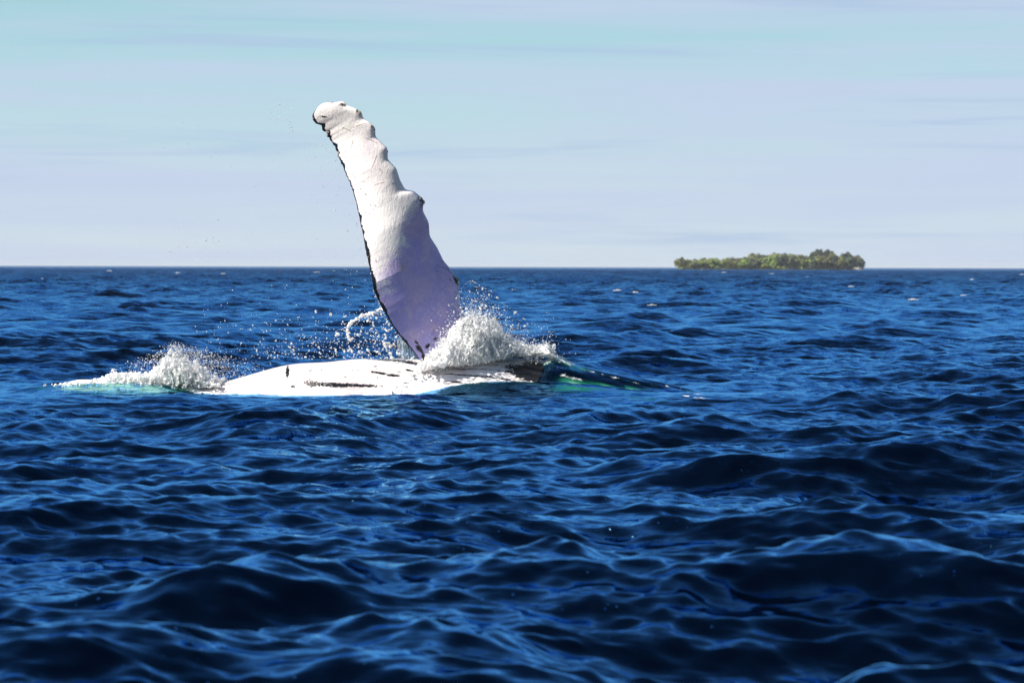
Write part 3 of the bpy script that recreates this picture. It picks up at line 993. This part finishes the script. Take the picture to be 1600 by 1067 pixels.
def splash_left():
    g = np.random.default_rng(77)
    prof_x = [160, 172, 184, 196, 210, 222, 232, 244, 256, 266, 272, 280, 290, 305, 325, 350, 372]
    prof_y = [592, 574, 580, 583, 578, 582, 588, 568, 556, 545, 536, 548, 556, 560, 574, 588, 602]

    def base(g):
        px = g.choice([g.uniform(165, 232), g.uniform(232, 312), g.uniform(240, 350)], p=[.25, .55, .2])
        return at(px, 604 - g.uniform(0, 8), 50.0 + g.normal(0, 0.2))

    def tip(g, a):
        px0 = a[0] / a[1] * F_PX + 800
        px = np.clip(px0 + g.normal(3, 10), 160, 372)
        top = np.interp(px, prof_x, prof_y)
        f = 1 - g.random() ** 1.5 * 0.85
        return at(px, 604 + (top - 604) * f, a[1] + g.normal(0, 0.14)), f

    p1, r1 = strands(g, 800, base, tip, 0.014, 0.006, 0.08)
    p4, r4 = sheets(g, 34, base, tip, 0.13)
    n = 3000
    px = np.where(g.random(n) < 0.05, 128 - np.abs(g.normal(0, 26, n)), g.uniform(100, 345, n))
    th = np.interp(px, [58, 120, 150, 170, 205, 232, 250, 290, 345], [4, 10, 16, 22, 26, 22, 36, 30, 6])
    py = np.interp(px, [58, 130, 250, 345], [607, 609, 609, 607]) - g.random(n) ** 1.2 * th
    D = 49.9 + g.normal(0, 0.17, n) * np.interp(px, [58, 130], [2.4, 1.0])
    p2 = np.stack([at(a, b, c) for a, b, c in zip(px, py, D)])
    r2 = g.uniform(0.012, 0.030, n)
    m = 330
    cx = g.uniform(150, 325, m)
    ct = np.interp(cx, prof_x, prof_y)
    cy = 604 - g.random(m) * np.maximum((604 - ct) * 0.62 - 3, 1)
    p3 = np.stack([at(a, b, c) for a, b, c in zip(cx, cy, 50.0 + g.normal(0, 0.10, m))])
    r3 = g.uniform(0.03, 0.07, m)
    body = fuse('splash', np.vstack([p1, p2, p3, p4]), np.concatenate([r1, r2, r3, r4]), 0.0122, 6)
    n = 5000
    px = 262 + np.abs(g.normal(0, 55, n)) * np.where(g.random(n) < 0.82, 1, -0.6)
    top = np.interp(px, [170, 230, 270, 300, 340, 400, 450], [572, 560, 536, 545, 556, 566, 572])
    py = 606 - (606 - top) * np.clip(g.random(n) ** 0.8, 0, 1) + g.normal(0, 3, n)
    D = 50.0 + g.normal(0, 0.3, n)
    pd = np.stack([at(a, b, c) for a, b, c in zip(px, py, D)])
    rd = np.clip(g.lognormal(math.log(0.0039), 0.45, n), 0.002, 0.015)
    v, f = balls(pd, rd, g.normal(0, 0.4, (n, 3)))
    return body, make_mesh('droplets', v, f)


sp_body, sp_drops = splash_right()
sr = link('splash', sp_body, M_WHITE, label='tall ragged burst of white water at the foot of the raised flipper', category='splash')
link('droplets', sp_drops, M_WHITE, sr, kind='stuff')
sp_body, sp_drops = splash_left()
sl = link('splash', sp_body, M_WHITE, label='low white splash over the green water where the belly dips under', category='splash')
link('droplets', sp_drops, M_WHITE, sl, kind='stuff')


def water_rope():
    g = np.random.default_rng(3)
    pts = np.array([(548, 533), (545, 528), (541.5, 521), (543, 512), (549, 504), (556, 499), (564, 494), (576, 491), (588, 487), (594, 483), (602, 481)], float)
    t = np.linspace(0, len(pts) - 1, 260)
    px = np.interp(t, np.arange(len(pts)), pts[:, 0])
    py = np.interp(t, np.arange(len(pts)), pts[:, 1])
    k = np.ones(15) / 15
    px = np.convolve(np.pad(px, 7, 'edge'), k, 'valid') + g.normal(0, 0.5, 260)
    py = np.convolve(np.pad(py, 7, 'edge'), k, 'valid') + g.normal(0, 0.5, 260)
    P = [at(a, b, 49.75) + g.normal(0, 0.01, 3) for a, b in zip(px, py)]
    Rr = list(0.0145 + 0.006 * np.sin(t * 2.1) + 0.005 * np.sin(t * 5.3 + 1) + g.uniform(-0.002, 0.003, 260))
    for i in range(230):           # tatters hanging off the upper reach
        a, b = g.uniform(555, 606), 0
        b = np.interp(a, [555, 575, 590, 606], [499, 492, 487, 481]) + g.exponential(4.5) - 2
        P.append(at(a, b, 49.75 + g.normal(0, 0.05)))
        Rr.append(g.uniform(0.007, 0.014))
    for i in range(60):            # the thin sheet still clinging to the rear edge
        b = g.uniform(452, 486)
        a = np.interp(b, [452, 470, 486], [587, 592, 599]) - abs(g.normal(0, 2.5))
        P.append(at(a, b, 49.85 + g.normal(0, 0.03)))
        Rr.append(g.uniform(0.008, 0.014))
    return fuse('water_strand', P, Rr, 0.0075, 4)


link('water_strand', water_rope(), M_WHITE, label='thin curling rope of water flung off the rear edge of the flipper', category='water')


def spray():
    g = np.random.default_rng(9)
    px, py, r = [], [], []

    def add(n, fx, fy, med, sig, lo=0.003, hi=0.03):
        for i in range(n):
            a, b = fx(), fy()
            px.append(a)
            py.append(b)
            r.append(min(hi, max(lo, g.lognormal(math.log(med), sig))))
    # between the flipper's rear edge and the belly
    add(520, lambda: 655 - abs(g.normal(0, 62)), lambda: g.uniform(486, 562), 0.0088, 0.5)
    add(420, lambda: g.uniform(400, 650), lambda: 562 - abs(g.normal(0, 26)), 0.0072, 0.45)
    add(260, lambda: g.uniform(300, 600), lambda: 560 - abs(g.normal(0, 42)), 0.006, 0.4)
    # high fine spray left of the flipper
    add(26, lambda: g.normal(436, 14), lambda: g.normal(180, 9), 0.0058, 0.3)
    add(12, lambda: g.normal(455, 4), lambda: g.normal(203, 4), 0.006, 0.3)
    add(130, lambda: g.uniform(230, 520), lambda: g.uniform(170, 415), 0.0042, 0.35)
    for i in range(130):
        b = g.uniform(220, 440)
        e = np.interp(b, [220, 300, 360, 440], [517, 551, 565, 584])
        px.append(e - 4 - g.exponential(26))
        py.append(b)
        r.append(min(0.016, g.lognormal(math.log(0.0052), 0.4)))
    add(40, lambda: g.normal(300, 28), lambda: g.normal(395, 14), 0.006, 0.35)
    px, py, r = map(np.array, (px, py, r))
    edge = np.interp(py, [150, 181, 207, 254, 321, 391, 454, 504, 545, 562], [470, 482, 505, 530, 555, 570, 585, 611, 642, 656])
    ok = px < edge - 3
    px, py, r = px[ok], py[ok], r[ok]
    D = 50.0 + g.normal(0, 0.55, len(px))
    P = np.stack([at(a, b, c) for a, b, c in zip(px, py, D)])
    v, f = balls(P, r, g.normal(0, 0.4, (len(P), 3)))
    return make_mesh('spray', v, f)


link('spray', spray(), M_WHITE, label='fine bright droplets hanging in the air left of the flipper', category='spray', kind='stuff')


# ------------------------------------------------------------------ barnacles on the flipper: low craggy cones
def barnacle_mesh():
    g = np.random.default_rng(4)
    nu, ring = 14, [(1.0, 0.0), (0.85, 0.38), (0.6, 0.62), (0.42, 0.66), (0.34, 0.40)]
    v, f = [], []
    for rr, zz in ring:
        for k in range(nu):
            a = 2 * math.pi * k / nu
            w = 1 + 0.14 * (-1) ** k * (rr > 0.5) + g.normal(0, 0.05)
            v.append((rr * w * math.cos(a), rr * w * math.sin(a), zz + g.normal(0, 0.03)))
    for q in range(len(ring) - 1):
        for k in range(nu):
            f.append((q * nu + k, q * nu + (k + 1) % nu, (q + 1) * nu + (k + 1) % nu, (q + 1) * nu + k))
    return make_mesh('barnacle', v, np.array(f), smooth=False)


def barnacle_material():
    m, T = new_mat('barnacle_shell')
    P = T.n('ShaderNodeNewGeometry').outputs['Position']
    bs = T.n('ShaderNodeBsdfPrincipled')
    T.l(T.mix(T.smooth(T.noise(P, 60.0, 3.0), 0.4, 0.6), (0.06, 0.05, 0.05, 1), (0.50, 0.42, 0.33, 1)), bs.inputs['Base Color'])
    bs.inputs['Roughness'].default_value = 0.7
    out = T.n('ShaderNodeOutputMaterial')
    T.l(bs.outputs[0], out.inputs[0])
    return m


M_BARN = barnacle_material()
barn_me = barnacle_mesh()
g = np.random.default_rng(15)
dg = bpy.context.evaluated_depsgraph_get()
wm = whale.data
for (px, py, sz) in ((513, 162, .022), (533, 164, .026), (538, 166, .018), (557, 175, .024), (563, 179, .018), (580, 199, .026), (585, 204, .02), (605, 238, .024),
                     (657, 311, .035), (661, 317, .04), (658, 322, .026), (714, 437, .04), (715, 444, .034), (575, 403, .022), (487, 186, .022), (508, 208, .036), (511, 213, .022), (527, 241, .032), (529, 246, .02)):
    o0 = Vector((0, 0, CAM_H))
    for dx in (0, -2, 2, -4, 4, -6, 6):
        d0 = (Vector(at(px + dx, py, 50.0)) - o0).normalized()
        hit, loc, nor, idx = whale.ray_cast(o0, d0)
        if hit:
            break
    if hit:
        b = link('barnacle', barn_me, M_BARN, whale)
        b.location = loc - nor * 0.004
        b.rotation_euler = (nor.to_track_quat('Z', 'Y') @ Vector((0, 0, 1)).rotation_difference(Vector((0, 0, 1)))).to_euler()
        b.scale = (sz, sz, sz * g.uniform(0.7, 1.1))


# ------------------------------------------------------------------ a clear sheet of water hanging from the flipper's rear edge
def curtain():
    g = np.random.default_rng(21)
    nu, nv = 26, 22
    V = []
    for j in range(nv):
        f = j / (nv - 1)
        py = 520 + (560 - 520) * f
        e = np.interp(py, [504, 524, 545, 562], [613, 627, 645, 660])
        l = np.interp(py, [520, 540, 560], [624, 622, 627]) - 3 * f
        for i in range(nu):
            u = i / (nu - 1)
            px = l + (e + 3 - l) * u
            y = 49.9 + 0.10 * math.sin(u * 7 + f * 3) * (1 - u) + 0.03 * math.sin(u * 19 + f * 8)
            V.append(at(px + 0.6 * math.sin(f * 11 + u * 4), py, y))
    i = np.arange(nv - 1)[:, None]
    j = np.arange(nu - 1)[None, :]
    q = np.stack([i * nu + j, i * nu + j + 1, (i + 1) * nu + j + 1, (i + 1) * nu + j], -1).reshape(-1, 4)
    V = np.array(V)
    n = len(V)
    back = V + np.array([0, 0.02, 0])
    rim = list(range(nu)) + [r * nu + nu - 1 for r in range(1, nv)] + [(nv - 1) * nu + c for c in range(nu - 2, -1, -1)] + [r * nu for r in range(nv - 2, 0, -1)]
    rim = np.array(rim)
    rq = np.stack([rim, np.roll(rim, -1), np.roll(rim, -1) + n, rim + n], -1)
    return make_mesh('water_curtain', np.vstack([V, back]), [q[:, ::-1], q + n, rq])


def curtain_material():
    m, T = new_mat('clear_water_sheet')
    P = T.n('ShaderNodeNewGeometry').outputs['Position']
    tp = T.n('ShaderNodeBsdfTransparent')
    tp.inputs[0].default_value = (0.86, 0.95, 0.98, 1)
    d = T.n('ShaderNodeBsdfTranslucent')
    d.inputs[0].default_value = (0.8, 0.88, 0.92, 1)
    d2 = T.n('ShaderNodeBsdfDiffuse')
    d2.inputs[0].default_value = (0.8, 0.88, 0.92, 1)
    md = T.n('ShaderNodeMixShader')
    T.l(d.outputs[0], md.inputs[1])
    T.l(d2.outputs[0], md.inputs[2])
    mx = T.n('ShaderNodeMixShader')
    streak = T.noise(T.mapping(P, (22, 22, 3.5)), 1.0, 3.0, 0.6, 0.8)
    T.l(T.smooth(streak, 0.42, 0.70, 0.12, 0.8), mx.inputs[0])
    T.l(tp.outputs[0], mx.inputs[1])
    T.l(md.outputs[0], mx.inputs[2])
    gl = T.n('ShaderNodeBsdfGlossy')
    gl.inputs['Roughness'].default_value = 0.05
    m3 = T.n('ShaderNodeMixShader')
    m3.inputs[0].default_value = 0.08
    T.l(mx.outputs[0], m3.inputs[1])
    T.l(gl.outputs[0], m3.inputs[2])
    out = T.n('ShaderNodeOutputMaterial')
    T.l(m3.outputs[0], out.inputs[0])
    return m


link('water_curtain', curtain(), curtain_material(), label='clear sheet of water hanging between the flipper base and white belly', category='water')


# ------------------------------------------------------------------ the far island
ISL = 3000.0
IMPP = ISL / F_PX


def ix(px):
    return (px - 800.0) * IMPP


def leaf_material(name, c1, c2):
    m, T = new_mat(name)
    P = T.n('ShaderNodeNewGeometry').outputs['Position']
    inf = T.n('ShaderNodeObjectInfo')
    f = T.smooth(T.noise(P, 0.35, 2.0), 0.35, 0.65)
    c = T.mix(f, c1, c2)
    hs = T.n('ShaderNodeHueSaturation')
    T.l(T.math('MULTIPLY_ADD', inf.outputs['Random'], 0.05, 0.475), hs.inputs['Hue'])
    T.l(T.math('MULTIPLY_ADD', inf.outputs['Random'], 0.5, 0.78), hs.inputs['Value'])
    T.l(c, hs.inputs['Color'])
    d = T.n('ShaderNodeBsdfDiffuse')
    T.l(hs.outputs[0], d.inputs[0])
    t = T.n('ShaderNodeBsdfTranslucent')
    T.l(hs.outputs[0], t.inputs[0])
    mx = T.n('ShaderNodeMixShader')
    mx.inputs[0].default_value = 0.45
    T.l(d.outputs[0], mx.inputs[1])
    T.l(t.outputs[0], mx.inputs[2])
    out = T.n('ShaderNodeOutputMaterial')
    T.l(mx.outputs[0], out.inputs[0])
    return m


def plain_material(name, c1, c2, scale, rough=0.85):
    m, T = new_mat(name)
    P = T.n('ShaderNodeNewGeometry').outputs['Position']
    bs = T.n('ShaderNodeBsdfPrincipled')
    T.l(T.mix(T.smooth(T.noise(P, scale, 3.0), 0.35, 0.65), c1, c2), bs.inputs['Base Color'])
    bs.inputs['Roughness'].default_value = rough
    out = T.n('ShaderNodeOutputMaterial')
    T.l(bs.outputs[0], out.inputs[0])
    return m


LEAF = [leaf_material('yellow_green_leaves', (0.30, 0.35, 0.085, 1), (0.22, 0.27, 0.08, 1)),
        leaf_material('olive_leaves', (0.27, 0.275, 0.125, 1), (0.20, 0.21, 0.11, 1)),
        leaf_material('dark_leaves', (0.11, 0.135, 0.09, 1), (0.085, 0.105, 0.08, 1))]
M_BARK = plain_material('pale_bark', (0.42, 0.38, 0.30, 1), (0.30, 0.27, 0.21, 1), 1.5)


def crown_mesh(seed, shape, n=480):
    """unit crown: leaf clumps through a lumpy volume, 1 high, base at z = 0"""
    g = np.random.default_rng(seed)
    if shape == 'round':
        cl = [(g.normal(0, .26), g.normal(0, .26), g.uniform(.12, .85), g.uniform(.16, .28)) for _ in range(15)]
    elif shape == 'tall':
        cl = [(g.normal(0, .13), g.normal(0, .13), z, g.uniform(.09, .17)) for z in np.linspace(.1, .92, 13)]
    else:
        cl = [(g.normal(0, .38), g.normal(0, .30), g.uniform(.25, .88), g.uniform(.14, .24)) for _ in range(16)]
    V, F = [], []
    for k in range(n):
        cx, cy, cz, cr = cl[g.integers(len(cl))]
        d = g.normal(0, 1, 3)
        d /= np.linalg.norm(d)
        p = np.array([cx, cy, cz]) + d * cr * g.uniform(.55, 1.08)
        nn = d + g.normal(0, .35, 3) + np.array([0, 0, .4])
        nn /= np.linalg.norm(nn)
        a = np.cross(nn, g.normal(0, 1, 3))
        a /= np.linalg.norm(a)
        b = np.cross(nn, a)
        s = g.uniform(.055, .10)
        i = len(V)
        V += [p - a * s - b * s * .6, p + a * s * .7 - b * s, p + a * s + b * s * .7, p - a * s * .6 + b * s]
        F.append((i, i + 1, i + 2, i + 3))
    return make_mesh('crown', V, np.array(F), smooth=False)


def trunk_mesh(seed):
    """unit trunk with three limbs, 1 high"""
    g = np.random.default_rng(seed)
    V, F = [], []

    def limb(p0, p1, r0, r1, n=6):
        i = len(V)
        for q in range(4):
            f = q / 3
            c = p0 + (p1 - p0) * f + (g.normal(0, .012, 3) if 0 < q < 3 else 0)
            for k in range(n):
                a = 2 * math.pi * k / n
                V.append(c + np.array([math.cos(a), math.sin(a), 0]) * (r0 + (r1 - r0) * f))
        for q in range(3):
            for k in range(n):
                F.append((i + q * n + k, i + q * n + (k + 1) % n, i + (q + 1) * n + (k + 1) % n, i + (q + 1) * n + k))
    top = np.array([g.normal(0, .03), g.normal(0, .03), .8])
    limb(np.array([0, 0, -.05]), top, .035, .014)
    for k in range(4):
        f = g.uniform(.4, .75)
        a = g.uniform(0, 6.28)
        limb(top * f, top * f + np.array([math.cos(a) * .2, math.sin(a) * .2, g.uniform(.15, .28)]), .015, .005)
    return make_mesh('trunk', V, np.array(F))


def island_ground():
    g = np.random.default_rng(2)
    nx, ny = 90, 30
    V = []
    for j in range(ny):
        for i in range(nx):
            u, v = i / (nx - 1) * 2 - 1, j / (ny - 1) * 2 - 1
            x, y = u * 103, v * 62
            q = u * u + v * v * 1.0
            z = 1.6 * max(0, 1 - q) ** 0.6 - 0.9 + 0.25 * math.sin(x * .13) * math.cos(y * .17) if q < 1 else -1.2
            V.append((ix(1203) + x, ISL + 30 + y, z))
    i = np.arange(ny - 1)[:, None]
    j = np.arange(nx - 1)[None, :]
    q = np.stack([i * nx + j, i * nx + j + 1, (i + 1) * nx + j + 1, (i + 1) * nx + j], -1).reshape(-1, 4)
    return make_mesh('island', V, q)


link('island', island_ground(), plain_material('island_ground', (0.12, 0.13, 0.05, 1), (0.08, 0.09, 0.04, 1), 0.12),
     kind='structure', label='low wooded island far out on the horizon')

CROWNS = {'round': [crown_mesh(s_, 'round') for s_ in (1, 2, 3)], 'tall': [crown_mesh(s_, 'tall') for s_ in (4, 5)], 'flat': [crown_mesh(s_, 'flat') for s_ in (6, 7)]}
TRUNKS = [trunk_mesh(s_) for s_ in (1, 2, 3)]
CROWN_OF = {}


def crown_variant(shape, k, leaf):
    key = (shape, k, leaf)
    if key not in CROWN_OF:
        me = CROWNS[shape][k].copy()
        me.materials.append(LEAF[leaf])
        CROWN_OF[key] = me
    return CROWN_OF[key]


def tree(px, top, depth, leaf, shape, wide, label, group=None):
    y = ISL + depth
    h = max(4.0, (419.6 - top) * y / F_PX - 0.3)
    t = bpy.data.objects.new('tree', None)
    COL.objects.link(t)
    t.location = ((px - 800.0) / F_PX * y, y, 0.3)
    t.rotation_euler = (0, 0, random.uniform(0, 6.28))
    t['label'] = label
    t['category'] = 'tree'
    if group:
        t['group'] = group
    tr = link('trunk', random.choice(TRUNKS), M_BARK, t)
    tr.scale = (h * .8, h * .8, h)
    lo = 0.40 if (leaf == 1 and depth < -15) else {'round': .14, 'tall': .05, 'flat': .24}[shape]
    cr = link('crown', crown_variant(shape, random.randrange(len(CROWNS[shape])), leaf), None, t)
    cr.location = (0, 0, h * lo)
    cr.scale = (wide, wide, h * (1 - lo) * 1.04)
    return t


IPX = [1055, 1062, 1070, 1080, 1098, 1110, 1125, 1140, 1160, 1178, 1190, 1205, 1212, 1228, 1245, 1255, 1264, 1275, 1290, 1302, 1312, 1322, 1335, 1345, 1351]
IPY = [410, 402, 404, 405, 402, 400, 402, 402, 399, 394, 398, 397, 393, 394, 393, 398, 399, 390, 390, 392, 398, 393, 397, 401, 409]
tree(1061.5, 403, -6, 1, 'round', 7.5, 'low rounded olive tree just outside the island left tip')
tree(1072, 405, -16, 0, 'round', 12.0, 'first yellow green bushy tree in from the left tip of the island')
KINDS = [('yellow green bushy tree among the others on the far island', 'yellow green trees on the island', 0),
         ('olive brown tree with a tall pale trunk on the far island', 'olive trees on the island', 1),
         ('dark grey green tree among the paler ones on the far island', 'dark green trees on the island', 2)]
tree(1063.5, 401.5, -18, 1, 'tall', 9.0, 'upright olive tree standing at the left tip of the island')
tree(1277, 388.5, -5, 2, 'flat', 11.0, 'tallest tree of the island, with a thin dark crown over the wood')
tree(1298, 389.5, 0, 2, 'round', 9.0, 'second tall dark tree beside the tallest on the island')
tree(1325, 392.5, -8, 2, 'round', 13.0, 'round dark tree standing high near the right tip of the island')
tree(1344, 401, -10, 1, 'round', 9.0, 'low olive tree at the right tip of the island above pale rocks')
tree(1178, 393.5, -6, 1, 'round', 11.0, 'rounded olive crown rising over the middle left of the island')
for k in range(150):
    px = random.uniform(1068, 1339)
    depth = random.choice([random.uniform(-32, -18), random.uniform(-18, 20), random.uniform(20, 60)])
    if px < 1075 or px > 1335:
        depth = random.uniform(-10, 20)
    top = np.interp(px, IPX, IPY) + (random.uniform(3, 11) if depth < -15 else random.uniform(0.4, 3.5))
    top = min(top, 411)
    if 1072 < px < 1122:
        kd = random.choices([0, 1, 2], [.75, .2, .05])[0]
    elif 1255 < px < 1310:
        kd = random.choices([0, 1, 2], [.45, .25, .3])[0]
    else:
        kd = random.choices([0, 1, 2], [.36, .48, .16])[0]
    lab, grp, leaf = KINDS[kd]
    third = 'left third' if px < 1150 else ('middle' if px < 1250 else 'right third')
    lab, grp = lab.replace('the far island', 'the %s of the far island' % third), grp + ', ' + third
    shape = random.choices(['round', 'tall', 'flat'], [[.8, .05, .15], [.4, .35, .25], [.5, .4, .1]][kd])[0]
    tree(px, top, depth, leaf, shape, random.uniform(10.0, 16.0), lab, grp)


def undergrowth():
    g = np.random.default_rng(31)
    n = 5200
    px = g.uniform(1059, 1347, n)
    dep = g.choice([-1, 1], n) * np.abs(g.normal(0, 14, n))
    top = np.interp(px, [1056, 1070, 1110, 1125, 1340, 1350], [3, 7, 8, 5.5, 5.5, 2.5]) * (0.75 + 0.35 * np.sin(px * .21) * np.sin(px * .083 + 1))
    z = g.random(n) ** 0.8 * top + 0.2
    y = ISL + 8 + dep
    P = np.stack([(px - 800) / F_PX * y, y, z], -1)
    a = g.normal(0, 1, (n, 3))
    a /= np.linalg.norm(a, axis=1, keepdims=True)
    b = np.cross(a, g.normal(0, 1, (n, 3)))
    b /= np.linalg.norm(b, axis=1, keepdims=True)
    s = g.uniform(.5, 1.0, n)[:, None]
    V = np.stack([P - a * s - b * s * .6, P + a * s * .7 - b * s, P + a * s + b * s * .7, P - a * s * .6 + b * s], 1).reshape(-1, 3)
    return make_mesh('undergrowth', V, np.arange(4 * n).reshape(-1, 4), smooth=False)


link('undergrowth', undergrowth(), LEAF[0], kind='stuff', label='leafy yellow green undergrowth filling in below the island trees')


def rock_mesh(seed):
    b = bmesh.new()
    bmesh.ops.create_icosphere(b, subdivisions=3, radius=1.0)
    for v in b.verts:
        n = mnoise.noise(v.co * 1.3 + Vector((seed * 7.1, 0, 0))) * 0.5 + mnoise.noise(v.co * 3.1 + Vector((0, seed * 3.3, 0))) * 0.2
        v.co = v.co * (1 + n)
        v.co.z = v.co.z * 0.6
    me = bpy.data.meshes.new('rock')
    b.to_mesh(me)
    b.free()
    return me


M_ROCK = plain_material('pale_rock', (0.55, 0.47, 0.40, 1), (0.36, 0.30, 0.26, 1), 0.8)
for k, (px, w, lab) in enumerate(((1337, 2.6, 'smaller pale rock on the shore at the right tip of the island'), (1342.5, 3.6, 'larger pale rock on the shore at the right tip of the island'))):
    rk = link('rock', rock_mesh(k), M_ROCK, label=lab, category='rock')
    y = ISL - 34
    rk.location = ((px - 800) / F_PX * y, y, 1.0)
    rk.scale = (w, w, w)


# ------------------------------------------------------------------ whitecaps on the far sea
def whitecap_mesh(seed):
    g = np.random.default_rng(seed)
    n = 46
    u = np.clip(g.normal(0, .42, n), -1, 1)
    P = np.stack([u, g.normal(0, .16, n) + 0.12 * u, np.abs(g.normal(0, .10, n)) * (1 - u * u)], -1)
    r = g.uniform(.06, .15, n) * (1.15 - np.abs(u) * .7)
    sp = np.linspace(-0.85, 0.85, 24)
    P = np.vstack([P * [1, .7, 1], np.stack([sp, 0.12 * sp, 0 * sp], -1)])
    r = np.concatenate([r, np.full(24, 0.12)])
    v, f = balls(P, r)
    v[:, 2] *= 0.75
    me = make_mesh('whitecap', v, f)
    o = bpy.data.objects.new('w', me)
    COL.objects.link(o)
    md = o.modifiers.new('fuse', 'REMESH')
    md.mode = 'VOXEL'
    md.voxel_size = 0.06
    md.use_smooth_shade = True
    out = bpy.data.meshes.new_from_object(o.evaluated_get(bpy.context.evaluated_depsgraph_get()))
    bpy.data.objects.remove(o)
    out.name = 'whitecap'
    return out


CAPS = [whitecap_mesh(s_) for s_ in (1, 2, 3, 4)]
CAP_SPOTS = [(1012, 482, 9, 'small whitecap nearest right of the thrown water, halfway to the horizon'), (1408, 471.5, 10, 'lower of the two whitecaps below the right end of the island'),
             (1484, 464, 6, 'slanting whitecap furthest to the right beyond the island'), (1314, 449.5, 7, 'upper of the two whitecaps below the right end of the island'),
             (1060, 438, 5, 'tiny whitecap just under the left tip of the island'), (960, 457, 9, 'left one of two whitecaps side by side left of the island'), (986, 460, 7, 'right one of two whitecaps side by side left of the island'),
             (802, 457, 10, 'whitecap just to the right of the flipper base'), (291, 449, 5, None), (190, 426, 6, None), (293, 429, 6, None), (362, 432, 5, None), (504, 428, 6, None), (449, 424, 5, None),
             (865, 431, 5, None), (1121, 426, 5, None), (1194, 428, 5, None), (1248, 433, 6, None), (1497, 437, 5, None), (1572, 428, 5, None), (700, 425, 5, None), (88, 441, 5, None), (914, 437, 4, None)]
for k, (px, py, w, lab) in enumerate(CAP_SPOTS):
    D = CAM_H * F_PX / (py - 417.0)
    o = link('whitecap', CAPS[k % 4], M_WHITE, label=lab or 'tiny whitecap glinting far out near the horizon', category='whitecap', group='whitecaps scattered over the far sea')
    x = (px - 800) / F_PX * D
    s_ = w * D / F_PX * 0.85
    D *= 0.97
    hw = waves(np.array([x]), np.array([D]), np.array([0.3]))[0]
    o.location = (x, D, max(0.1, float(hw[0]) * 1.6) + 0.02 * s_ + 0.15)
    o.scale = (s_, s_, s_ * 0.9)


# ------------------------------------------------------------------ the air: a little haze that pales the far island
def build_haze():
    m, T = new_mat('haze_air')
    v = T.n('ShaderNodeVolumePrincipled')
    v.inputs['Color'].default_value = (0.82, 0.90, 1.0, 1)
    v.inputs['Density'].default_value = 0.000038
    out = T.n('ShaderNodeOutputMaterial')
    T.l(v.outputs[0], out.inputs['Volume'])
    h = 46500.0
    z0, z1 = -6.0, 34.0
    V = np.array([(x, y, z) for z in (z0, z1) for x, y in ((-h, -h), (h, -h), (h, h), (-h, h))])
    F = np.array([(3, 2, 1, 0), (4, 5, 6, 7), (0, 1, 5, 4), (1, 2, 6, 5), (2, 3, 7, 6), (3, 0, 4, 7)])
    link('haze', make_mesh('haze', V, F, smooth=False), m, kind='stuff', label='thin pale sea haze')


build_haze()
